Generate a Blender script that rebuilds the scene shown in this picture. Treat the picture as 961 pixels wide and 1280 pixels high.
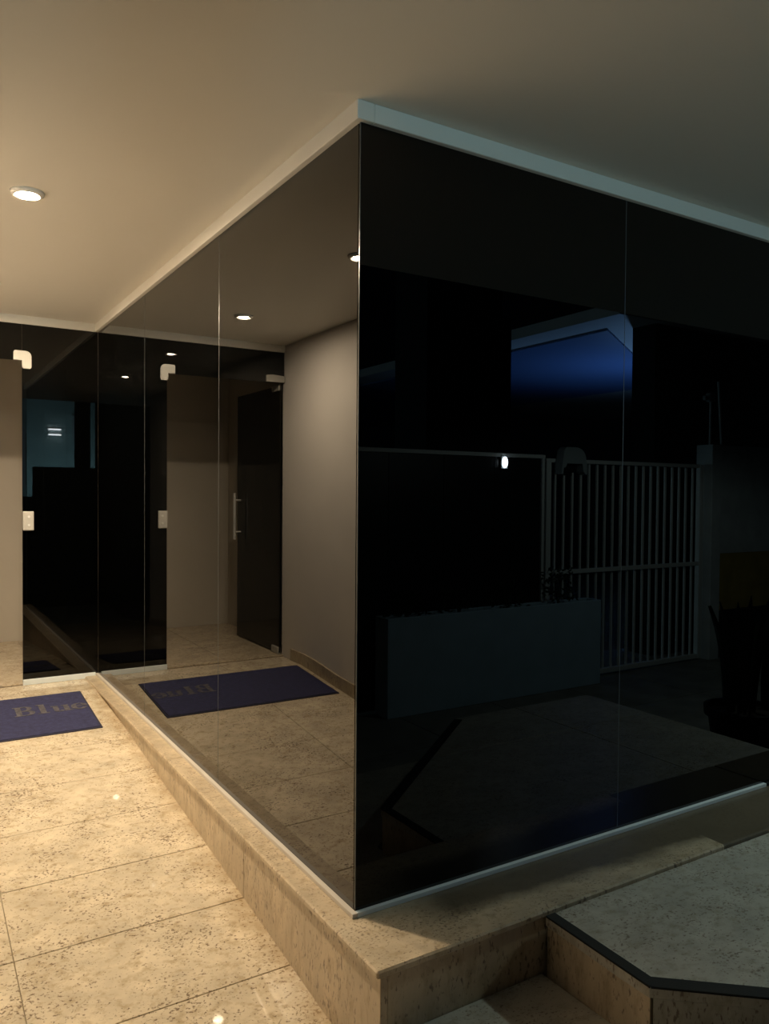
import bpy, bmesh, math, random
from mathutils import Vector, Matrix

random.seed(7)
for o in list(bpy.data.objects):
    bpy.data.objects.remove(o, do_unlink=True)
SC = bpy.context.scene
COL = SC.collection

# ------------------------------------------------------------------ camera
YAW, PITCH, ROLL, FPX = math.radians(31.728), math.radians(1.345), 0.0078, 976.9
F = Vector((math.sin(YAW) * math.cos(PITCH), math.cos(YAW) * math.cos(PITCH), -math.sin(PITCH)))
R0 = Vector((math.cos(YAW), -math.sin(YAW), 0))
U0 = R0.cross(F)
Rr = R0 * math.cos(ROLL) + U0 * math.sin(ROLL)
Ur = Rr.cross(F)
cam_d = bpy.data.cameras.new('camera')
cam = bpy.data.objects.new('camera', cam_d)
COL.objects.link(cam)
cam.matrix_world = Matrix(((Rr.x, Ur.x, -F.x, -1.113), (Rr.y, Ur.y, -F.y, -1.9576), (Rr.z, Ur.z, -F.z, 1.24), (0, 0, 0, 1)))
cam_d.sensor_fit = 'VERTICAL'
cam_d.sensor_height = 24.0
cam_d.lens = FPX / 1280.0 * 24.0
cam_d.clip_start = 0.02
SC.camera = cam

# ------------------------------------------------------------------ world, outside lamps, exposure
world = bpy.data.worlds.new('night_sky')
SC.world = world
world.use_nodes = True
world.node_tree.nodes['Background'].inputs[0].default_value = (0.30, 0.45, 0.75, 1)
world.node_tree.nodes['Background'].inputs[1].default_value = 0.006
SC.view_settings.view_transform = 'Standard'
SC.view_settings.look = 'None'
SC.view_settings.exposure = 0.0
SC.view_settings.gamma = 1.0
SC.view_settings.use_curve_mapping = False


def spot_lamp(name, loc, aim, power, col, cone, blend, rad):
    d = bpy.data.lights.new(name, 'SPOT')
    d.energy, d.color, d.shadow_soft_size = power, col, rad
    d.spot_size, d.spot_blend = math.radians(cone), blend
    o = bpy.data.objects.new(name, d)
    o.location = loc
    o.rotation_euler = Vector(aim).to_track_quat('-Z', 'Y').to_euler()
    COL.objects.link(o)


spot_lamp('porch_light', (3.5, -0.72, 2.30), (0, 0, -1), 82, (0.80, 1.0, 0.90), 165, 0.25, 0.05)
spot_lamp('canopy_light', (7.35, -5.0, 1.4), (0, 0, 1), 520, (0.24, 0.52, 1.0), 150, 0.5, 0.10)
d = bpy.data.lights.new('house_fill_light', 'POINT')  # unseen lamp added for the house front and a cool ceiling fill
d.energy, d.color, d.shadow_soft_size = 300, (0.56, 0.90, 1.0), 0.15
o = bpy.data.objects.new('house_fill_light', d)
o.location = (-1.9, -7.1, 1.2)
COL.objects.link(o)
DOWNLIGHT = 4900.0
DOWN_COL = (1.0, 0.81, 0.56)

CEIL = 2.36
GLASS_TOP = 2.306
L = 3.532
WX = -1.35


def ramp(y):
    if y >= 3.2:
        return -0.015
    if y <= -1.38:
        return -0.305 + 0.0906 * -1.38
    return -0.305 + 0.0906 * y


GROUND = ramp(-2)


# ------------------------------------------------------------------ materials
def new_mat(name):
    m = bpy.data.materials.new(name)
    m.use_nodes = True
    nt = m.node_tree
    return m, nt, nt.nodes['Principled BSDF']


def plain(name, col, rough=0.6, metal=0.0, ior=1.5, var=0.0, vscale=6.0, bump=0.0, bscale=60.0):
    m, nt, b = new_mat(name)
    b.inputs['Base Color'].default_value = (*col, 1)
    b.inputs['Roughness'].default_value = rough
    b.inputs['Metallic'].default_value = metal
    b.inputs['IOR'].default_value = ior
    g = nt.nodes.new('ShaderNodeNewGeometry')
    if var > 0:
        n = nt.nodes.new('ShaderNodeTexNoise')
        n.inputs['Scale'].default_value = vscale
        n.inputs['Detail'].default_value = 4
        nt.links.new(g.outputs['Position'], n.inputs['Vector'])
        r = nt.nodes.new('ShaderNodeValToRGB')
        r.color_ramp.elements[0].position = 0.3
        r.color_ramp.elements[1].position = 0.7
        r.color_ramp.elements[0].color = (*[c * (1 - var) for c in col], 1)
        r.color_ramp.elements[1].color = (*[min(1, c * (1 + var)) for c in col], 1)
        nt.links.new(n.outputs['Fac'], r.inputs['Fac'])
        nt.links.new(r.outputs['Color'], b.inputs['Base Color'])
    if bump > 0:
        n2 = nt.nodes.new('ShaderNodeTexNoise')
        n2.inputs['Scale'].default_value = bscale
        n2.inputs['Detail'].default_value = 3
        nt.links.new(g.outputs['Position'], n2.inputs['Vector'])
        bp = nt.nodes.new('ShaderNodeBump')
        bp.inputs['Strength'].default_value = bump
        bp.inputs['Distance'].default_value = 0.002
        nt.links.new(n2.outputs['Fac'], bp.inputs['Height'])
        nt.links.new(bp.outputs['Normal'], b.inputs['Normal'])
    return m


def emit(name, col, strength):
    m = bpy.data.materials.new(name)
    m.use_nodes = True
    nt = m.node_tree
    nt.nodes.remove(nt.nodes['Principled BSDF'])
    e = nt.nodes.new('ShaderNodeEmission')
    e.inputs[0].default_value = (*col, 1)
    e.inputs[1].default_value = strength
    nt.links.new(e.outputs[0], nt.nodes['Material Output'].inputs['Surface'])
    return m


def granite(name, base, rough, squash=(1, 1, 1), dark=1.0, dark_band=False, foot=False):
    """speckled cream granite: warm clouding, small dark flecks gathered in drifts"""
    m, nt, b = new_mat(name)
    N, K = nt.nodes, nt.links
    g = N.new('ShaderNodeNewGeometry')
    mp = N.new('ShaderNodeMapping')
    mp.inputs['Scale'].default_value = squash
    mp.inputs['Rotation'].default_value = (0.0, 0.0, 0.4)
    K.new(g.outputs['Position'], mp.inputs['Vector'])

    def noise(scale, detail, rgh, vec=mp, out='Vector'):
        n = N.new('ShaderNodeTexNoise')
        n.inputs['Scale'].default_value = scale
        n.inputs['Detail'].default_value = detail
        n.inputs['Roughness'].default_value = rgh
        K.new(vec.outputs[out], n.inputs['Vector'])
        return n.outputs['Fac']

    def ramp_node(fac, p0, c0, p1, c1):
        r = N.new('ShaderNodeValToRGB')
        r.color_ramp.elements[0].position = p0
        r.color_ramp.elements[0].color = c0
        r.color_ramp.elements[1].position = p1
        r.color_ramp.elements[1].color = c1
        K.new(fac, r.inputs['Fac'])
        return r.outputs['Color']

    def mix(fac, a, c, mode='MIX'):
        x = N.new('ShaderNodeMix')
        x.data_type = 'RGBA'
        x.blend_type = mode
        if isinstance(fac, float):
            x.inputs['Factor'].default_value = fac
        else:
            K.new(fac, x.inputs['Factor'])
        for s, v in ((6, a), (7, c)):
            if isinstance(v, tuple):
                x.inputs[s].default_value = v
            else:
                K.new(v, x.inputs[s])
        return x.outputs[2]

    lo = tuple(c * 0.80 for c in base) + (1,)
    hi = tuple(min(1, c * 1.12) for c in base) + (1,)
    cloud = ramp_node(noise(7, 5, 0.6), 0.32, lo, 0.68, hi)
    tint = ramp_node(noise(26, 4, 0.6), 0.50, (0, 0, 0, 1), 0.78, (1, 1, 1, 1))
    c1 = mix(tint, cloud, (base[0] * 0.62, base[1] * 0.55, base[2] * 0.44, 1))
    # flecks: fine noise, its threshold driven by a broad drift noise
    fine = noise(95, 2.0, 0.55)
    drift = noise(4.5, 3, 0.6)
    ma = N.new('ShaderNodeMath')
    ma.operation = 'MULTIPLY_ADD'
    ma.inputs[1].default_value = 0.40
    K.new(drift, ma.inputs[0])
    K.new(fine, ma.inputs[2])
    fl = ramp_node(ma.outputs[0], 0.787, (0, 0, 0, 1), 0.90, (0.85, 0.85, 0.85, 1))
    c2 = mix(fl, c1, (0.16 * dark, 0.11 * dark, 0.075 * dark, 1))
    fine2 = noise(46, 3.0, 0.65)
    fl2 = ramp_node(fine2, 0.665, (0, 0, 0, 1), 0.74, (0.8, 0.8, 0.8, 1))
    c3 = mix(fl2, c2, (0.17, 0.12, 0.08, 1))
    if foot:
        # trodden-in brown dirt along the foot of the ledge, ragged outline
        sep = N.new('ShaderNodeSeparateXYZ')
        K.new(g.outputs['Position'], sep.inputs[0])
        wv = N.new('ShaderNodeMath')
        wv.operation = 'MULTIPLY_ADD'
        wv.inputs[1].default_value = 0.30
        K.new(noise(6, 5, 0.7), wv.inputs[0])
        K.new(sep.outputs[0], wv.inputs[2])
        c3 = mix(ramp_node(wv.outputs[0], 0.0, (0, 0, 0, 1), 0.12, (0.6, 0.6, 0.6, 1)), c3, (0.30, 0.20, 0.09, 1))
    if dark_band:
        # darker brown band along the glass: ragged outline, wider from 1.37 m on
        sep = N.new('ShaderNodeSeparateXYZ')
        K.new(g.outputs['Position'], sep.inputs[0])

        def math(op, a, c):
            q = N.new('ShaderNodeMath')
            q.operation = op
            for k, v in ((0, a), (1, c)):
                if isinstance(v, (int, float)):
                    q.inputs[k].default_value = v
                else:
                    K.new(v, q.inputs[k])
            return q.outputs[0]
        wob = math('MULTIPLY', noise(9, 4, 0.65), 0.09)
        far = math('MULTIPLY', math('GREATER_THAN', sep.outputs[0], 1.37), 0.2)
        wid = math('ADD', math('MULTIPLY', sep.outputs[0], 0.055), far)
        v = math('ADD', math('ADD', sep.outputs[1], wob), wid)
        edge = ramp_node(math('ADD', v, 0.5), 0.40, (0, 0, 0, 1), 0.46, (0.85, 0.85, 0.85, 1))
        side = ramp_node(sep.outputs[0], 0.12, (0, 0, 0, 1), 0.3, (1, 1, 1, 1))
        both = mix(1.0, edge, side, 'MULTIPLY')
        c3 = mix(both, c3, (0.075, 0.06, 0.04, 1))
    K.new(c3, b.inputs['Base Color'])
    b.inputs['Roughness'].default_value = rough
    return m


M = {}
M['granite'] = granite('polished_granite', (0.68, 0.585, 0.44), 0.035, (1, 1.15, 1), foot=True)
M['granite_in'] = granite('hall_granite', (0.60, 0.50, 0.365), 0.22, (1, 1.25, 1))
M['granite_edge'] = granite('ledge_granite', (0.55, 0.45, 0.32), 0.28, (1, 1.3, 0.45))
M['granite_top'] = granite('ledge_granite_banded', (0.55, 0.45, 0.32), 0.28, (1, 1.3, 0.45), dark_band=True)
M['granite_stair'] = granite('stair_granite', (0.50, 0.48, 0.42), 0.42, (1, 1.4, 0.5))
m, nt, b = new_mat('floor_grout')
gn, sp_, rp = nt.nodes.new('ShaderNodeNewGeometry'), nt.nodes.new('ShaderNodeSeparateXYZ'), nt.nodes.new('ShaderNodeValToRGB')
nt.links.new(gn.outputs['Position'], sp_.inputs[0])
ad = nt.nodes.new('ShaderNodeMath')
ad.operation = 'ADD'
ad.inputs[1].default_value = 1.0
nt.links.new(sp_.outputs[0], ad.inputs[0])
nt.links.new(ad.outputs[0], rp.inputs['Fac'])
rp.color_ramp.elements[0].position, rp.color_ramp.elements[0].color = 0.45, (0.48, 0.40, 0.28, 1)
rp.color_ramp.elements[1].position, rp.color_ramp.elements[1].color = 0.72, (0.09, 0.065, 0.03, 1)
nt.links.new(rp.outputs['Color'], b.inputs['Base Color'])
b.inputs['Roughness'].default_value = 0.9
M['floor_grout'] = m
M['grout'] = plain('dark_grout', (0.13, 0.10, 0.07), 0.9, var=0.3)
M['ceiling'] = plain('ceiling_paint', (0.72, 0.69, 0.62), 0.85, bump=0.08, bscale=25)
M['wall'] = plain('beige_wall_paint', (0.71, 0.665, 0.625), 0.5, var=0.03, vscale=3)
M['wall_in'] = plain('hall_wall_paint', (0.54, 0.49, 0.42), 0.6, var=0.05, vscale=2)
M['trim'] = plain('white_trim_paint', (0.70, 0.68, 0.63), 0.55, bump=0.05)
M['mirror'] = plain('black_mirror_glass', (0.0004, 0.0005, 0.0005), 0.0, ior=1.68)
M['front_glass'] = plain('black_front_glass', (0.0004, 0.0005, 0.0005), 0.0, ior=1.5)
M['black_glass'] = plain('black_tinted_glass', (0.0004, 0.0005, 0.0005), 0.0, ior=1.48)
M['leaf_glass'] = plain('smoked_door_glass', (0.0004, 0.0005, 0.0005), 0.0, ior=1.33)
M['aluminium'] = plain('white_aluminium', (0.72, 0.80, 0.84), 0.40, var=0.04)
M['sill_warm_lit'] = plain('cream_lit_aluminium', (0.56, 0.52, 0.47), 0.45, var=0.05)  # white aluminium again, the warm corridor light put into its colour
M['silicone'] = plain('clear_silicone_joint', (0.09, 0.10, 0.105), 0.25)
M['fitting'] = plain('cream_metal_fitting', (0.42, 0.41, 0.38), 0.4)
M['steel'] = plain('brushed_steel', (0.72, 0.72, 0.70), 0.35, metal=0.3)
M['mat'] = plain('navy_mat_pile', (0.028, 0.030, 0.088), 0.95, var=0.25, vscale=40, bump=0.9, bscale=400)
M['mat_edge'] = plain('mat_rubber_edge', (0.02, 0.02, 0.045), 0.8)
M['mat_text'] = plain('worn_gold_print', (0.085, 0.080, 0.092), 0.95, var=0.45, vscale=45, bump=0.8, bscale=400)
M['strip'] = plain('black_anti_slip', (0.012, 0.012, 0.012), 0.85, bump=0.6, bscale=300)
M['led'] = emit('warm_led', DOWN_COL, DOWNLIGHT)
M['ring'] = plain('white_lamp_ring', (0.82, 0.80, 0.75), 0.4)
M['concrete'] = plain('outside_paving', (0.23, 0.23, 0.21), 0.75, var=0.25, vscale=5)
M['gate_white'] = plain('grey_gate_paint', (0.72, 0.76, 0.78), 0.5)
M['gate_dark'] = plain('black_gate_paint', (0.010, 0.011, 0.013), 0.35)
M['planter'] = plain('pale_blue_planter', (0.45, 0.62, 0.78), 0.7, var=0.08)
M['soil'] = plain('dark_soil', (0.03, 0.022, 0.015), 0.95, var=0.4, vscale=50)
M['leaf'] = plain('dark_green_leaf', (0.018, 0.035, 0.014), 0.5, var=0.4, vscale=30)
M['snake_leaf'] = plain('snake_plant_leaf', (0.010, 0.018, 0.010), 0.5, var=0.5, vscale=40)
M['pot'] = plain('black_pot_clay', (0.008, 0.008, 0.009), 0.6)
M['gate_wall'] = plain('grey_boundary_wall', (0.66, 0.72, 0.76), 0.8, var=0.12)
M['yellow'] = plain('ochre_dado_paint', (0.52, 0.38, 0.09), 0.8, var=0.2)
M['dark_build'] = plain('dark_render_wall', (0.008, 0.009, 0.010), 0.9, var=0.3)
M['pillar'] = plain('lit_pillar_render', (0.03, 0.033, 0.036), 0.9)  # paler tone carries the light on the pillar's side
M['canopy_white'] = plain('white_canopy_frame', (0.70, 0.72, 0.74), 0.6)
M['canopy_blue'] = plain('blue_canopy_sheet', (0.15, 0.25, 0.52), 0.5)
M['house'] = plain('pale_teal_house', (0.55, 0.72, 0.72), 0.8, var=0.15)
M['house_glass'] = plain('dark_window_glass', (0.02, 0.03, 0.03), 0.05)
M['tube'] = emit('white_tube_light', (0.9, 0.97, 1.0), 45)
M['glint_white'] = emit('cool_white_glint', (0.75, 0.9, 1.0), 60)
M['grey_plastic'] = plain('grey_plastic_housing', (0.36, 0.42, 0.45), 0.5)


# ------------------------------------------------------------------ mesh helpers
def link(o, parent=None):
    COL.objects.link(o)
    if parent is not None:
        o.parent = parent
    return o


def tag(o, label=None, cat=None, group=None, kind=None):
    if label: o['label'] = label
    if cat: o['category'] = cat
    if group: o['group'] = group
    if kind: o['kind'] = kind
    return o


def empty(name, loc=(0, 0, 0), rz=0.0, parent=None):
    o = bpy.data.objects.new(name, None)
    o.empty_display_size = 0.1
    o.location = loc
    o.rotation_euler = (0, 0, rz)
    return link(o, parent)


def origin(o):
    """sum of the locations up the parent chain (no parent here is scaled)"""
    v = Vector((0, 0, 0))
    while o is not None:
        v += o.location
        o = o.parent
    return v


def finish(bm, name, mat, parent=None, loc=None, bevel=0.0, smooth=False, seg=1):
    """bm is in world coordinates; it is shifted to the parent's origin (or to loc for a top-level mesh)"""
    if bevel > 0:
        bmesh.ops.bevel(bm, geom=bm.edges[:], offset=bevel, segments=seg, affect='EDGES', clamp_overlap=True)
    bmesh.ops.recalc_face_normals(bm, faces=bm.faces[:])
    me = bpy.data.meshes.new(name)
    base = origin(parent) if parent is not None else Vector(loc or (0, 0, 0))
    bmesh.ops.translate(bm, verts=bm.verts[:], vec=-base)
    bm.to_mesh(me)
    bm.free()
    me.materials.append(mat)
    if smooth:
        for p in me.polygons:
            p.use_smooth = True
    o = bpy.data.objects.new(name, me)
    if parent is None:
        o.location = base
    return link(o, parent)


def bm_box(bm, x0, x1, y0, y1, z0, z1):
    v = [bm.verts.new((x, y, z)) for z in (z0, z1) for y in (y0, y1) for x in (x0, x1)]
    for f in ((0, 2, 3, 1), (4, 5, 7, 6), (0, 1, 5, 4), (2, 6, 7, 3), (0, 4, 6, 2), (1, 3, 7, 5)):
        bm.faces.new([v[i] for i in f])
    return v


def box(name, x0, x1, y0, y1, z0, z1, mat, parent=None, bevel=0.0, loc=None):
    bm = bmesh.new()
    bm_box(bm, x0, x1, y0, y1, z0, z1)
    if parent is None and loc is None:
        loc = ((x0 + x1) / 2, (y0 + y1) / 2, z0)
    return finish(bm, name, mat, parent, loc, bevel)


def bm_prism(bm, pts, lo, hi):
    """pts 2D; lo, hi: functions (x, y) -> 3D point for the two caps"""
    a = [bm.verts.new(lo(*p)) for p in pts]
    b = [bm.verts.new(hi(*p)) for p in pts]
    n = len(pts)
    bm.faces.new(a[::-1])
    bm.faces.new(b)
    for i in range(n):
        j = (i + 1) % n
        bm.faces.new((a[i], a[j], b[j], b[i]))


def slab(name, pts, ztop, thick, mat, parent=None, bevel=0.0015, loc=None):
    """slab over a plan outline; ztop a number or a function of y"""
    zt = ztop if callable(ztop) else (lambda y: ztop)
    bm = bmesh.new()
    bm_prism(bm, pts, lambda x, y: (x, y, zt(y) - thick), lambda x, y: (x, y, zt(y)))
    return finish(bm, name, mat, parent, loc, bevel)


def rect(x0, x1, y0, y1):
    return [(x0, y0), (x1, y0), (x1, y1), (x0, y1)]


def bm_tube(bm, pts, r, n=10, cap=True):
    rings = []
    for i, p in enumerate(pts):
        p = Vector(p)
        d = (Vector(pts[min(i + 1, len(pts) - 1)]) - Vector(pts[max(i - 1, 0)])).normalized()
        a = d.orthogonal().normalized() if abs(d.z) < 0.9 else Vector((1, 0, 0))
        a = (a - d * a.dot(d)).normalized()
        b = d.cross(a)
        rr = r[i] if isinstance(r, (list, tuple)) else r
        rings.append([bm.verts.new(p + (a * math.cos(t) + b * math.sin(t)) * rr) for t in [2 * math.pi * k / n for k in range(n)]])
    for q in range(len(rings) - 1):
        for k in range(n):
            bm.faces.new((rings[q][k], rings[q][(k + 1) % n], rings[q + 1][(k + 1) % n], rings[q + 1][k]))
    if cap:
        bm.faces.new(rings[0][::-1])
        bm.faces.new(rings[-1])


def bm_lathe(bm, prof, c, n=28, cap=True):
    """prof: (radius, z) list, around the vertical through c"""
    rings = [[bm.verts.new((c[0] + r * math.cos(2 * math.pi * k / n), c[1] + r * math.sin(2 * math.pi * k / n), c[2] + z)) for k in range(n)] for r, z in prof]
    for q in range(len(rings) - 1):
        for k in range(n):
            bm.faces.new((rings[q][k], rings[q][(k + 1) % n], rings[q + 1][(k + 1) % n], rings[q + 1][k]))
    if cap:
        bm.faces.new(rings[0][::-1])
        bm.faces.new(rings[-1])


# ------------------------------------------------------------------ floor of the corridor: sloping granite tiles
fl = empty('floor', (-0.7, 1.0, GROUND))
tag(fl, 'cream speckled granite floor sloping up to the glass entrance', kind='structure')
bm = bmesh.new()
for (y0, y1, xr) in ((3.2, L, 0.0), (-0.25, 3.2, 0.0), (-1.38, -0.25, 0.52)):
    v = []
    for z_off in (-0.25, -0.012):
        for (x, y) in rect(WX - 0.1, xr, y0, y1):
            v.append(bm.verts.new((x, y, ramp(y) + z_off)))
    for f in ((3, 2, 1, 0), (4, 5, 6, 7), (0, 1, 5, 4), (1, 2, 6, 5), (2, 3, 7, 6), (3, 0, 4, 7)):
        bm.faces.new([v[i] for i in f])
finish(bm, 'bed', M['floor_grout'], fl)
ys = [-1.38, -0.91, -0.505, -0.10, 0.305, 0.71, 1.115, 1.52, 1.925, 2.33, 2.735, 3.2, L - 0.004]
for i in range(len(ys) - 1):
    xr = -0.050 if ys[i] > -0.3 else -0.05
    off = 0.0
    for (x0, x1) in ((WX + 0.002, -0.82), (-0.82, xr)):
        g = 0.0018
        slab('tile', rect(x0 + 0.0013, x1 - 0.0013, ys[i] + g, ys[i + 1] - g), ramp, 0.016, M['granite'], fl, 0.0012)

out_floor = box('floor_outside', -6, 14, -14, -1.38, GROUND - 0.2, GROUND - 0.012, M['grout'])
tag(out_floor, 'dark paved forecourt between the entrance and the gate', kind='structure')
for i in range(9):
    for j in range(3):
        x0, y0 = -1.4 + i * 0.86, -3.9 + j * 0.84
        box('paving_slab', x0 + .004, x0 + .856, y0 + .004, y0 + .836, GROUND - 0.03, GROUND, M['concrete'], out_floor, 0.002)

# ------------------------------------------------------------------ granite ledge carrying the glass box
ld = empty('plinth', (0, 0, GROUND))
tag(ld, 'cream granite ledge running under the mirrored glass corner', kind='structure')
TE = -0.0225
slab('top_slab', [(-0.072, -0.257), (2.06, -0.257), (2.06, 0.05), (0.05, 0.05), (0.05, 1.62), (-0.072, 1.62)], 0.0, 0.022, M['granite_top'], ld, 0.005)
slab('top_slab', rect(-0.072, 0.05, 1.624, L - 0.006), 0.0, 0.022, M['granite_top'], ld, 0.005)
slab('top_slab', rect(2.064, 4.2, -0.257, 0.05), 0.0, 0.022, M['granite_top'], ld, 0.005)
for (y0, y1) in ((-0.248, 0.709), (0.712, 2.10), (2.103, 3.38)):
    box('face_slab', -0.057, -0.035, y0, y1, GROUND - 0.02, TE, M['granite_edge'], ld, 0.0015)
for (x0, x1) in ((-0.0345, 0.86), (0.863, 2.06), (2.064, 4.2)):
    box('face_slab', x0, x1, -0.2475, -0.225, GROUND - 0.02, TE, M['granite_edge'], ld, 0.0015)
box('core', -0.033, 4.2, -0.222, 0.2, GROUND - 0.02, TE - 0.002, M['grout'], ld)

# ------------------------------------------------------------------ stair: lower tread and landing with anti-slip strips
st = empty('stair_landing', (1.5, -0.9, GROUND))
tag(st, 'grey granite stair landing with black anti-slip edge beside the ledge', kind='structure')
ZL = -0.014
d0, d1 = (0.505, -0.645), (1.52, -1.50)


def diag_x(y):
    return d0[0] + (y - d0[1]) / (d1[1] - d0[1]) * (d1[0] - d0[0])


g = 0.0015
for pts in ([(0.512, -0.259), (0.505, -0.55), d0, (diag_x(-1.03), -1.03), (1.95, -1.03), (1.95, -0.259)],
            [(diag_x(-1.033), -1.033), d1, (1.95, -1.50), (1.95, -1.033)],
            rect(1.953, 2.55, -1.03, -0.259), rect(1.953, 2.55, -1.50, -1.033)):
    slab('tread_slab', pts, ZL, 0.03, M['granite_stair'], st, 0.002)
bm = bmesh.new()
bm_prism(bm, [(0.535, -0.262), (0.53, -0.64), (1.53, -1.485), (2.53, -1.485), (2.53, -0.262)], lambda x, y: (x, y, GROUND - 0.02), lambda x, y: (x, y, ZL - 0.032))
finish(bm, 'core', M['grout'], st)
slab('riser_slab', [(0.518, -0.261), (0.511, -0.643), (0.532, -0.637), (0.536, -0.261)], ZL - 0.03, 0.41, M['granite_edge'], st, 0.001)
slab('riser_slab', [(0.515, -0.650), (1.515, -1.493), (1.535, -1.48), (0.533, -0.638)], ZL - 0.03, 0.41, M['granite_stair'], st, 0.001)
slab('riser_slab', rect(1.54, 2.53, -1.497, -1.484), ZL - 0.03, 0.41, M['granite_stair'], st, 0.001)
# anti-slip strips along the two free edges
slab('anti_slip_strip', [(0.510, -0.262), (0.503, -0.648), (0.540, -0.632), (0.547, -0.262)], ZL + 0.003, 0.006, M['strip'], st, 0.001)
slab('anti_slip_strip', [(0.505, -0.650), (1.5, -1.488), (1.53, -1.455), (0.535, -0.617)], ZL + 0.0032, 0.006, M['strip'], st, 0.001)

tr = empty('stair_tread', (0.2, -0.7, GROUND))
tag(tr, 'low granite step in the corner below the ledge', kind='structure')
slab('tread_slab', [(-0.07, -0.2495), (-0.07, -1.45), (1.40, -1.45), (0.516, -0.69), (0.508, -0.2495)], -0.190, 0.03, M['granite_stair'], tr, 0.002)
box('riser_slab', -0.062, -0.04, -1.44, -0.2495, GROUND - 0.02, -0.221, M['granite_edge'], tr, 0.001)
box('riser_slab', -0.04, 1.36, -1.445, -1.425, GROUND - 0.02, -0.221, M['granite_stair'], tr, 0.001)

# ------------------------------------------------------------------ ceiling, trims
ce = box('ceiling', -1.75, 4.6, -1.36, 5.35, CEIL, CEIL + 0.18, M['ceiling'])
tag(ce, 'smooth cream painted ceiling over entrance and forecourt edge', kind='structure')
t1 = box('trim_1', -0.006, 0.05, -0.006, L, GLASS_TOP, CEIL, M['trim'], bevel=0.002)
tag(t1, 'white painted strip above the corridor side of the mirrored glass', kind='structure')
t2 = box('trim_2', 0.0505, 4.3, -0.006, 0.05, GLASS_TOP, CEIL, M['trim'], bevel=0.002)
tag(t2, 'white painted strip above the dark front glass', kind='structure')
t3 = box('trim_3', WX, -0.007, L - 0.006, L + 0.05, GLASS_TOP, CEIL, M['trim'], bevel=0.002)
tag(t3, 'white painted strip above the glass door wall', kind='structure')

# ------------------------------------------------------------------ mirrored glass box: corridor side (x = 0) and front (y = 0)
wr = empty('wall_right', (0.02, L / 2, 0))
tag(wr, 'mirrored black glass wall along the corridor in three tall panes', kind='structure')
GY = [0.0225, 1.183, 2.35, L - 0.001]
for i in range(3):
    box('glass_pane', 0.014, 0.024, GY[i] + 0.0012, GY[i + 1] - 0.0012, 0.004, GLASS_TOP, M['mirror'], wr, 0.0004)
for i in (1, 2):
    box('seam', 0.0136, 0.022, GY[i] - 0.0013, GY[i] + 0.0013, 0.02, GLASS_TOP - 0.002, M['silicone'], wr)
box('sill_channel', -0.003, 0.0138, -0.003, L - 0.004, 0.0, 0.014, M['sill_warm_lit'], wr, 0.001)

wf = empty('wall_front', (2.0, 0.02, 0))
tag(wf, 'dark mirrored front glass wall facing the gate, two seams', kind='structure')
GX = [0.014, 1.123, 2.24, 3.35, 4.2]
for i in range(4):
    box('glass_pane', GX[i] + 0.0012, GX[i + 1] - 0.0012, 0.012, 0.0222, 0.004, GLASS_TOP, M['front_glass'], wf, 0.0004)
for i in (1, 2, 3):
    box('seam', GX[i] - 0.0013, GX[i] + 0.0013, 0.0116, 0.020, 0.02, GLASS_TOP - 0.002, M['silicone'], wf)
box('sill_channel', 0.0142, 2.027, -0.003, 0.0118, 0.0, 0.014, M['aluminium'], wf, 0.001)
box('sill_channel', 2.037, 4.2, -0.003, 0.0118, 0.0, 0.012, M['gate_dark'], wf, 0.001)
box('corner_bead', 0.0118, 0.0142, 0.0098, 0.0122, 0.022, GLASS_TOP - 0.002, M['silicone'], wf)
bk = box('wall_core', 0.03, 4.2, 0.03, L - 0.02, 0.0, GLASS_TOP, M['gate_dark'])
tag(bk, 'black backing behind the mirrored panes', kind='structure')

# ------------------------------------------------------------------ door wall at the end of the corridor
wb = empty('wall_back', (-0.6, L + 0.02, 0))
tag(wb, 'black glass entrance wall with fixed side pane and transom', kind='structure')
DX = -0.4515
box('side_pane', DX, 0.0138, L + 0.003, L + 0.013, 0.004, GLASS_TOP, M['black_glass'], wb, 0.0003)
box('transom_pane', WX + 0.002, DX - 0.001, L + 0.003, L + 0.013, 2.0735, GLASS_TOP, M['black_glass'], wb, 0.0003)
box('sill_channel', DX, -0.0045, L - 0.012, L + 0.022, -0.0145, 0.020, M['aluminium'], wb, 0.001)
# L-shaped corner patch fitting, outer corner rounded


def patch_l(name, parent, cx, cz, s=1.0, y0=L - 0.020, y1=L + 0.002):
    """cx, cz: the corner of the opening; arms reach over the transom (left) and down the side pane"""
    pts = [(-0.050, 0.0), (-0.050, 0.045)]
    for k in range(3):
        a = math.pi - k * math.pi / 4
        pts.append((-0.040 + 0.010 * math.cos(a), 0.050 + 0.010 * math.sin(a)))
    for k in range(6):
        a = math.pi / 2 - k * math.pi / 10
        pts.append((0.020 + 0.034 * math.cos(a), 0.026 + 0.034 * math.sin(a)))
    pts += [(0.054, -0.040)]
    for k in range(3):
        a = -k * math.pi / 4
        pts.append((0.044 + 0.010 * math.cos(a), -0.042 + 0.010 * math.sin(a)))
    pts += [(0.008, -0.052), (0.0, -0.044), (0.0, 0.0)]
    bm = bmesh.new()
    bm_prism(bm, [(cx + s * a, cz + s * b) for a, b in pts], lambda x, z: (x, y1, z), lambda x, z: (x, y0, z))
    return finish(bm, name, M['fitting'], parent, None, 0.0025)


patch_l('corner_fitting', wb, DX - 0.001, 2.0735)
sk = box('strike_plate', DX + 0.001, DX + 0.066, L - 0.018, L + 0.002, 0.985, 1.108, M['fitting'], wb, 0.004)
for z in (1.02, 1.073):
    bm = bmesh.new()
    bm_tube(bm, [(DX + 0.036, L - 0.018, z), (DX + 0.036, L - 0.0215, z)], 0.008, 12)
    finish(bm, 'bolt', M['steel'], sk)

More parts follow.
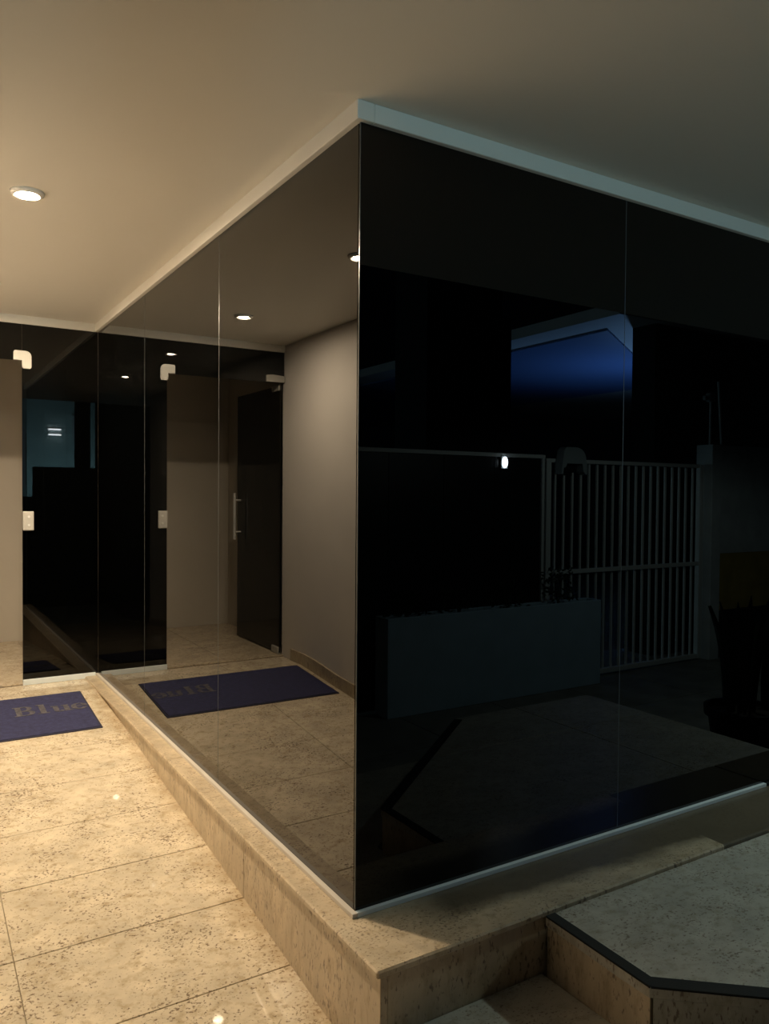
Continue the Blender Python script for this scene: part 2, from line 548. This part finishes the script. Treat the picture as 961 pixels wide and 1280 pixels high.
door = empty('door_1', (WX + 0.03, L + 0.03, -0.01))
tag(door, 'black glass door leaf standing open inward beside the beige wall', kind='structure')
lx0, lx1, ly0, ly1 = WX + 0.012, WX + 0.022, L + 0.035, L + 0.035 + 0.885
box('leaf', lx0, lx1, ly0, ly1, 0.008, 2.062, M['leaf_glass'], door, 0.0003)
hb = bmesh.new()
bm_tube(hb, [(lx1 + 0.055, ly1 - 0.075, 0.84), (lx1 + 0.055, ly1 - 0.075, 1.235)], 0.0125, 14)
hd = finish(hb, 'handle', M['steel'], door, smooth=False)
for z in (0.905, 1.175):
    bm = bmesh.new()
    bm_tube(bm, [(lx1 - 0.001, ly1 - 0.075, z), (lx1 + 0.05, ly1 - 0.075, z)], 0.008, 12)
    finish(bm, 'standoff', M['steel'], hd)
# pivots: upper patch under the transom corner, lower patch at the floor
bm = bmesh.new()
bm_prism(bm, [(0, 0.0), (0.15, 0.0), (0.15, 0.05), (0.10, 0.056), (0, 0.05)], lambda x, z: (WX + 0.004 + x, L + 0.020, 2.076 + z), lambda x, z: (WX + 0.004 + x, L - 0.014, 2.076 + z))
finish(bm, 'upper_pivot', M['fitting'], door, None, 0.003)
box('upper_patch', lx0 - 0.007, lx1 + 0.010, ly0 + 0.002, ly0 + 0.14, 2.022, 2.074, M['fitting'], door, 0.005)
box('lower_patch', lx0 - 0.007, lx1 + 0.010, ly0 + 0.002, ly0 + 0.13, -0.004, 0.052, M['fitting'], door, 0.006)

# ------------------------------------------------------------------ corridor wall, baseboard, small hall behind the door
wl = box('wall_left', WX - 0.16, WX, -0.25, L + 0.03, GROUND - 0.02, CEIL, M['wall'])
tag(wl, 'plain beige painted corridor wall facing the mirrored glass', kind='structure')
bb = empty('baseboard_left', (WX + 0.006, 1.0, GROUND))
tag(bb, 'granite skirting along the foot of the beige corridor wall', kind='structure')
for (y0, y1) in ((-0.24, 0.2), (0.203, 1.8), (1.803, 3.38)):
    n = max(2, int((y1 - y0) / 0.1))
    pts = [(y0 + (y1 - y0) * k / n) for k in range(n + 1)]
    bm = bmesh.new()
    out = [(y, ramp(y) + 0.001) for y in pts] + [(y, ramp(y) + 0.088 + 0.004 * math.sin(y * 9.0)) for y in reversed(pts)]
    bm_prism(bm, out, lambda y, z: (WX + 0.0005, y, z), lambda y, z: (WX + 0.014, y, z))
    finish(bm, 'skirting_slab', M['granite_edge'], bb)
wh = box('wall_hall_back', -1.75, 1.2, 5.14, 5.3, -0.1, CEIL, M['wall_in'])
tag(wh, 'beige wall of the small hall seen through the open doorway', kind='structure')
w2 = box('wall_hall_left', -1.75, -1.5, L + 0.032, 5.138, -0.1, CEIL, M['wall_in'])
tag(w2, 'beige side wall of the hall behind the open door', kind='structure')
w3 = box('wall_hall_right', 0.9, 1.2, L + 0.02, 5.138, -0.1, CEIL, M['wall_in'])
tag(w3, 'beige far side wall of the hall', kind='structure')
fh = box('floor_hall', -1.75, 1.2, L + 0.0005, 5.138, -0.3, -0.014, M['grout'])
tag(fh, 'granite floor of the hall behind the doorway', kind='structure')
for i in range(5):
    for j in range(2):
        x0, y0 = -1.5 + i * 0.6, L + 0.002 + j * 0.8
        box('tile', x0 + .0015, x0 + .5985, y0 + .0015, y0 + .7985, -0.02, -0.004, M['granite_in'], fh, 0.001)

# ------------------------------------------------------------------ recessed ceiling downlights
for (x, y, lab) in ((-0.705, 1.265, 'recessed round downlight in the ceiling nearest the camera'), (-0.71, 2.75, 'recessed round downlight in the ceiling close to the glass door wall')):
    d = empty('downlight', (x, y, CEIL - 0.0175))
    tag(d, lab, 'downlight', 'corridor ceiling downlights')
    bm = bmesh.new()
    bm_lathe(bm, [(0.033, CEIL - 0.002), (0.038, CEIL - 0.014), (0.048, CEIL - 0.0165), (0.058, CEIL - 0.010), (0.060, CEIL - 0.0005), (0.035, CEIL - 0.0005)], (x, y, 0), 32, cap=False)
    finish(bm, 'trim_ring', M['ring'], d, smooth=True)
    bm = bmesh.new()
    bm_lathe(bm, [(0.004, CEIL - 0.0170), (0.013, CEIL - 0.0162), (0.022, CEIL - 0.0138), (0.028, CEIL - 0.0105), (0.031, CEIL - 0.006), (0.031, CEIL - 0.002)], (x, y, 0), 32)
    finish(bm, 'bulb', M['led'], d)

# ------------------------------------------------------------------ doormat with worn lettering
mx0, mx1, my0, my1 = -1.30, -0.165, 2.535, 3.185
mt = empty('doormat', ((mx0 + mx1) / 2, (my0 + my1) / 2, ramp(2.85)))
tag(mt, 'navy blue doormat with worn gold lettering at the glass door', 'doormat')
slab('backing', rect(mx0, mx1, my0, my1), lambda y: ramp(y) + 0.006, 0.0055, M['mat_edge'], mt, 0.002)
slab('pile', rect(mx0 + 0.012, mx1 - 0.012, my0 + 0.012, my1 - 0.012), lambda y: ramp(y) + 0.0095, 0.004, M['mat'], mt, 0.001)


def ring_sector(cx, cy, rx, ry, w, a0, a1, n=14, thin=None):
    """outline of a curved stroke; the stroke is w thick at the sides and thin at top and bottom"""
    thin = w if thin is None else thin
    o, i = [], []
    for k in range(n + 1):
        a = math.radians(a0 + (a1 - a0) * k / n)
        c, s = math.cos(a), math.sin(a)
        o.append((cx + rx * c, cy + ry * s))
        i.append((cx + (rx - w) * c, cy + (ry - thin) * s))
    return o, i


def add_strip(bm, o, i, fn):
    n = len(o)
    for k in range(n - 1):
        q = [o[k], o[k + 1], i[k + 1], i[k]]
        bm.faces.new([bm.verts.new(fn(*p)) for p in q])


def letter(name, x0, y0, s, polys, strips):
    fn = lambda a, b: (x0 + a * s, y0 + b * s, ramp(y0 + b * s) + 0.0112)
    bm = bmesh.new()
    for p in polys:
        bm.faces.new([bm.verts.new(fn(*q)) for q in p])
    for (o, i) in strips:
        add_strip(bm, o, i, fn)
    ex = bmesh.ops.extrude_face_region(bm, geom=bm.faces[:])
    bmesh.ops.translate(bm, verts=[v for v in ex['geom'] if isinstance(v, bmesh.types.BMVert)], vec=(0, 0, -0.0012))
    return finish(bm, name, M['mat_text'], mt)


TY, TS = 2.855, 0.150
R_ = lambda a, b, c, d: [(a, c), (b, c), (b, d), (a, d)]
letter('letter', -0.575, TY, TS,
       [R_(0.0, 0.36, 0, 0.07), R_(0.0, 0.36, 0.93, 1.0), R_(0.08, 0.28, 0.07, 0.93), R_(0.28, 0.40, 0.47, 0.55), R_(0.36, 0.44, 0, 0.07), R_(0.36, 0.42, 0.93, 1.0)],
       [ring_sector(0.40, 0.27, 0.34, 0.27, 0.19, -90, 90, 14, 0.07), ring_sector(0.38, 0.755, 0.30, 0.245, 0.18, -90, 90, 14, 0.07)])
letter('letter', -0.452, TY, TS, [R_(0.0, 0.42, 0, 0.07), R_(0.0, 0.22, 0.95, 1.02), R_(0.10, 0.31, 0.07, 1.02)], [])
letter('letter', -0.375, TY, TS,
       [R_(0.0, 0.20, 0.60, 0.67), R_(0.07, 0.26, 0.20, 0.67), R_(0.38, 0.50, 0.60, 0.67), R_(0.45, 0.64, 0.0, 0.67), R_(0.60, 0.74, 0.0, 0.07)],
       [ring_sector(0.28, 0.22, 0.21, 0.235, 0.16, 180, 330, 14, 0.09)])
letter('letter', -0.268, TY, TS, [R_(0.05, 0.54, 0.33, 0.40)],
       [ring_sector(0.31, 0.335, 0.31, 0.345, 0.18, 0, 180, 16, 0.07), ring_sector(0.31, 0.335, 0.31, 0.345, 0.19, 180, 330, 16, 0.10)])

# ------------------------------------------------------------------ forecourt seen in the front glass: gates, planter, walls
GYD = -3.10
sg = empty('solid_gate', (2.3, GYD, GROUND))
tag(sg, 'black solid metal gate with pale top rail left of the barred gate', 'gate')
for k in range(6):
    x0 = 0.50 + k * 0.52
    box('panel', x0 + 0.002, x0 + 0.518, GYD - 0.010, GYD + 0.008, GROUND + 0.06, 1.555, M['gate_dark'], sg, 0.001)
box('top_rail', 0.46, 3.66, GYD - 0.022, GYD + 0.022, 1.556, 1.588, M['gate_white'], sg, 0.002)
box('bottom_rail', 0.46, 3.66, GYD - 0.022, GYD + 0.022, GROUND + 0.02, GROUND + 0.059, M['gate_dark'], sg, 0.002)
box('stile', 3.625, 3.655, GYD - 0.021, GYD + 0.021, GROUND + 0.0595, 1.5555, M['gate_white'], sg, 0.002)
box('stile', 0.465, 0.497, GYD - 0.021, GYD + 0.021, GROUND + 0.0595, 1.5555, M['gate_dark'], sg, 0.002)


lw = box('wall_street', -4.5, -0.46, GYD - 0.08, GYD + 0.06, GROUND - 0.005, 1.585, M['dark_build'])
tag(lw, 'dark street wall behind the photographer', kind='structure')
lw2 = box('wall_low', -0.458, 0.455, GYD - 0.08, GYD + 0.06, GROUND - 0.005, 1.16, M['dark_build'])
tag(lw2, 'low dark street wall ending at the black solid gate', kind='structure')
po = box('post', -1.26, -1.07, GYD - 0.30, GYD - 0.10, GROUND - 0.005, 2.75, M['dark_build'])
tag(po, 'tall black post mirrored in the entrance side pane', 'post')

lp = empty('gate_glint', (3.19, GYD + 0.01, 1.47))  # invented fixture standing in for a light reflected in the gate
tag(lp, 'small glowing white oval for a light reflected in the black gate', 'lamp')
box('housing', 3.155, 3.225, GYD + 0.009, GYD + 0.03, 1.455, 1.565, M['gate_white'], lp, 0.004)
bm = bmesh.new()
bm_prism(bm, [(3.19 + 0.028 * math.cos(2 * math.pi * k / 20), 1.51 + 0.046 * math.sin(2 * math.pi * k / 20)) for k in range(20)],
         lambda x, z: (x, GYD + 0.0302, z), lambda x, z: (x, GYD + 0.040, z))
finish(bm, 'lens', M['glint_white'], lp)

bg = empty('barred_gate', (4.75, GYD, GROUND))
tag(bg, 'pale grey metal gate of upright bars reflected in the front glass', 'gate')
gx0, gx1 = 3.70, 5.80
GB = GROUND - 0.002
for x in (gx0, gx1):
    box('frame_post', x - 0.028, x + 0.028, GYD - 0.028, GYD + 0.028, GB + 0.02, 1.56, M['gate_white'], bg, 0.003)
box('top_rail', gx0 + 0.0285, gx1 - 0.0285, GYD - 0.02, GYD + 0.02, 1.525, 1.56, M['gate_white'], bg, 0.003)
box('middle_rail', gx0 + 0.0285, gx1 - 0.0285, GYD - 0.002, GYD + 0.024, 0.535, 0.575, M['gate_white'], bg, 0.003)
box('bottom_rail', gx0 + 0.0285, gx1 - 0.0285, GYD - 0.02, GYD + 0.02, GB + 0.02, GB + 0.065, M['gate_white'], bg, 0.003)
NB = 19
for k in range(NB):
    x = gx0 + (gx1 - gx0) * (k + 1) / (NB + 1)
    box('bar', x - 0.0105, x + 0.0105, GYD - 0.018, GYD - 0.003, GB + 0.0655, 1.5245, M['gate_white'], bg)

go = empty('gate_opener', (3.92, GYD + 0.05, 1.40))
tag(go, 'grey rounded gate motor housing at the top corner of barred gate', 'gate motor')
pts = [(-0.14, 0.0), (-0.14, 0.06), (-0.11, 0.06), (-0.10, 0.10), (0.09, 0.10), (0.10, 0.03), (0.13, 0.0), (0.15, 0.0), (0.145, 0.08)]
for k in range(6):
    a = math.radians(10 + k * 16)
    pts.append((0.02 + 0.115 * math.cos(a), 0.14 + 0.10 * math.sin(a)))
pts += [(-0.10, 0.24), (-0.13, 0.21), (-0.15, 0.10), (-0.16, 0.0)]
bm = bmesh.new()
bm_prism(bm, pts, lambda x, z: (3.92 + x, GYD + 0.029, 1.42 + z), lambda x, z: (3.92 + x, GYD + 0.12, 1.42 + z))
finish(bm, 'cover', M['grey_plastic'], go, None, 0.004)
box('bracket', 3.83, 3.99, GYD + 0.0285, GYD + 0.07, 1.44, 1.518, M['gate_dark'], go, 0.003)

pl = empty('planter', (3.0, -2.93, GROUND))
tag(pl, 'long pale blue masonry planter standing before the black gate', 'planter')
px0, px1, py0, py1, ph = 1.93, 4.16, -3.06, -2.88, 0.315
box('front_wall', px0, px1, py1 - 0.03, py1, GROUND, ph, M['planter'], pl, 0.004)
box('back_wall', px0, px1, py0, py0 + 0.03, GROUND, ph, M['planter'], pl, 0.004)
box('end_wall', px0, px0 + 0.03, py0 + 0.031, py1 - 0.031, GROUND, ph, M['planter'], pl, 0.004)
box('end_wall', px1 - 0.03, px1, py0 + 0.031, py1 - 0.031, GROUND, ph, M['planter'], pl, 0.004)
box('soil', px0 + 0.031, px1 - 0.031, py0 + 0.031, py1 - 0.031, GROUND + 0.01, ph - 0.04, M['soil'], pl)


def make_shrub(name, c, h, w, n):
    root = empty(name, c)
    for s in range(3):
        bm = bmesh.new()
        a = s * 2.1
        bm_tube(bm, [c, (c[0] + 0.02 * math.cos(a), c[1] + 0.02 * math.sin(a), c[2] + h * 0.4), (c[0] + 0.05 * math.cos(a), c[1] + 0.03 * math.sin(a), c[2] + h * 0.85)], [0.006, 0.005, 0.002], 6)
        finish(bm, 'stem', M['leaf'], root)
    bm = bmesh.new()
    for k in range(n):
        t = random.random()
        p = Vector((c[0] + random.uniform(-w, w) * (1 - 0.4 * t), c[1] + random.uniform(-0.045, 0.045), c[2] + 0.03 + h * t))
        d = Vector((random.uniform(-1, 1), random.uniform(-1, 1), random.uniform(-0.2, 1))).normalized()
        s = d.orthogonal().normalized()
        ln = random.uniform(0.035, 0.055)
        vs = [p, p + d * ln * 0.5 + s * ln * 0.22, p + d * ln, p + d * ln * 0.5 - s * ln * 0.22]
        bm.faces.new([bm.verts.new(v) for v in vs])
    f = finish(bm, 'foliage', M['leaf'], root)
    f['kind'] = 'stuff'
    return root


for k, (x, h, where) in enumerate(((2.15, 0.16, 'leftmost, at the dark end of the blue planter'), (2.65, 0.18, 'second from the dark end of the blue planter'),
                                   (3.15, 0.2, 'in the middle of the blue planter, under the glint'), (3.72, 0.30, 'tallest, beside the barred gate in the blue planter'))):
    s = make_shrub('shrub', (x, -2.965, ph - 0.04), h, 0.22, 190)
    tag(s, 'dark green shrub ' + where, 'shrub', 'shrubs in the blue planter')

# boundary wall right of the gate, ochre dado, thin rods on top
wg = empty('wall_boundary', (7.0, GYD, GROUND))
tag(wg, 'grey boundary wall with ochre lower band right of the barred gate', kind='structure')
box('pilaster', 5.87, 6.02, GYD - 0.10, GYD + 0.09, GROUND, 1.765, M['gate_wall'], wg, 0.004)
box('panel', 6.025, 9.5, GYD - 0.08, GYD + 0.05, 0.648, 1.70, M['gate_wall'], wg, 0.003)
box('coping', 6.025, 9.5, GYD - 0.09, GYD + 0.07, 1.701, 1.765, M['gate_wall'], wg, 0.003)
box('dado', 6.025, 9.5, GYD - 0.081, GYD + 0.053, 0.06, 0.647, M['yellow'], wg, 0.003)
box('base', 6.025, 9.5, GYD - 0.082, GYD + 0.056, GROUND, 0.059, M['gate_dark'], wg, 0.003)
for (x, h, lean, head, lab) in ((5.95, 0.44, 0.0, True, 'thin fence rod with an insulator head on the boundary wall'), (6.14, 0.66, -0.07, False, 'bare leaning fence rod on the boundary wall')):
    r = empty('fence_rod', (x, GYD, 1.765))
    tag(r, lab, 'rod', 'thin rods on the boundary wall')
    bm = bmesh.new()
    bm_tube(bm, [(x, GYD, 1.7645), (x + lean * 0.5, GYD, 1.765 + h * 0.5), (x + lean, GYD, 1.765 + h)], 0.013, 8)
    finish(bm, 'rod', M['gate_white'], r)
    if head:
        box('insulator', x - 0.05, x + 0.04, GYD - 0.03, GYD + 0.03, 1.765 + h, 1.765 + h + 0.09, M['grey_plastic'], r, 0.01)
        box('clip', x - 0.11, x - 0.075, GYD - 0.02, GYD + 0.02, 1.765 + h + 0.01, 1.765 + h + 0.06, M['grey_plastic'], r, 0.006)
        box('clip_arm', x - 0.0755, x - 0.0495, GYD - 0.008, GYD + 0.008, 1.765 + h + 0.025, 1.765 + h + 0.045, M['grey_plastic'], r)

# dark masses behind the gates
wd = box('wall_neighbour', 5.52, 12.0, -3.75, -3.45, GROUND, 4.2, M['dark_build'])
tag(wd, 'tall unlit wall of the neighbouring building behind the barred gate', kind='structure')
pr = empty('pillar', (2.85, -3.6, GROUND))
tag(pr, 'broad dark pillar rising behind the black solid gate', kind='structure')
box('shaft', 2.62, 3.43, -3.9, -3.4, GROUND, 4.2, M['dark_build'], pr, 0.005)
box('lit_side_strip', 3.431, 3.555, -3.85, -3.42, GROUND, 1.82 + 1.0, M['pillar'], pr, 0.005)  # lit side of the shaft, its light painted as a paler strip

# canopy of the neighbouring building, lit blue from below
cn = empty('canopy', (6.5, -8, 3.0))
tag(cn, 'blue lit canopy with pale border showing high in the front glass', 'canopy')
box('slab', 4.88, 13, -16, -3.36, 3.02, 3.14, M['canopy_white'], cn, 0.004)
bm = bmesh.new()
bm_prism(bm, [(5.30, -3.90), (6.55, -4.66), (9.2, -6.2), (9.2, -15.5), (5.30, -15.5)], lambda x, y: (x, y, 2.996), lambda x, y: (x, y, 3.0195))
finish(bm, 'sheet', M['canopy_blue'], cn)

# house across the street, seen in the black side pane of the entrance
hs = empty('house', (0.5, -8.6, GROUND))
tag(hs, 'pale teal lit house front mirrored in the black side pane', 'house')
box('wall', -2.42, 3.4, -8.9, -8.6, GROUND, 4.2, M['house'], hs, 0.01)
for (x0, x1, z0, z1) in ((-0.4, 0.5, 1.3, 2.5), (1.0, 1.9, 1.3, 2.5), (-2.3, -1.95, 2.3, 2.85)):
    w = box('window', x0, x1, -8.6, -8.55, z0, z1, M['canopy_white'], hs, 0.006)
    box('pane', x0 + 0.07, (x0 + x1) / 2 - 0.03, -8.549, -8.535, z0 + 0.07, z1 - 0.07, M['house_glass'], w)
    box('pane', (x0 + x1) / 2 + 0.03, x1 - 0.07, -8.549, -8.535, z0 + 0.07, z1 - 0.07, M['house_glass'], w)
for (z, lab) in ((2.53, 'upper of two bright tube lamps on the teal house'), (2.42, 'lower of two bright tube lamps on the teal house')):
    t = empty('tube_lamp', (-1.55, -8.6, z))
    tag(t, lab, 'lamp', 'tube lamps on the house')
    box('batten', -1.74, -1.46, -8.5985, -8.56, z - 0.02, z + 0.02, M['canopy_white'], t, 0.003)
    bm = bmesh.new()
    bm_tube(bm, [(-1.72, -8.545, z), (-1.48, -8.545, z)], 0.014, 10)
    finish(bm, 'tube', M['tube'], t)

# snake plant in a black pot on the landing, seen in the front glass
pc = (3.20, -0.86, GROUND)
sp = empty('snake_plant', pc)
tag(sp, 'tall dark snake plant in a black pot reflected in the front glass', 'potted plant')
bm = bmesh.new()
bm_lathe(bm, [(0.145, 0.0), (0.175, 0.17), (0.200, 0.345), (0.222, 0.348), (0.224, 0.40), (0.205, 0.402), (0.195, 0.36), (0.12, 0.35)], pc, 32)
finish(bm, 'pot', M['pot'], sp, smooth=False)
bm = bmesh.new()
bm_lathe(bm, [(0.192, 0.34), (0.188, 0.372), (0.05, 0.380)], pc, 24)
finish(bm, 'soil', M['soil'], sp)
for k in range(13):
    a = k * 2.4
    r = 0.04 + 0.11 * ((k * 0.37) % 1)
    bx, by = pc[0] + r * math.cos(a), pc[1] + r * math.sin(a)
    h = 0.55 + 0.30 * ((k * 0.61) % 1)
    lean = Vector((math.cos(a), math.sin(a), 0)) * (0.10 + 0.06 * ((k * 0.29) % 1))
    tw = a + 0.6
    bm = bmesh.new()
    prev = None
    n = 9
    for q in range(n + 1):
        t = q / n
        c = Vector((bx, by, pc[2] + 0.365 + h * t)) + lean * t * t
        w = 0.034 * (0.55 + 1.3 * t * (1.25 - t)) * (1 if t < 0.7 else max(0.04, 1 - ((t - 0.7) / 0.3) ** 1.5))
        an = tw + 0.9 * t
        sd = Vector((math.cos(an), math.sin(an), 0))
        nm = Vector((-sd.y, sd.x, 0))
        row = [bm.verts.new(c - sd * w + nm * 0.006), bm.verts.new(c - nm * 0.004), bm.verts.new(c + sd * w + nm * 0.006), bm.verts.new(c + nm * 0.003)]
        if prev:
            for j in range(4):
                bm.faces.new((prev[j], prev[(j + 1) % 4], row[(j + 1) % 4], row[j]))
        else:
            bm.faces.new(row[::-1])
        prev = row
    bm.faces.new(prev)
    finish(bm, 'leaf', M['snake_leaf'], sp)
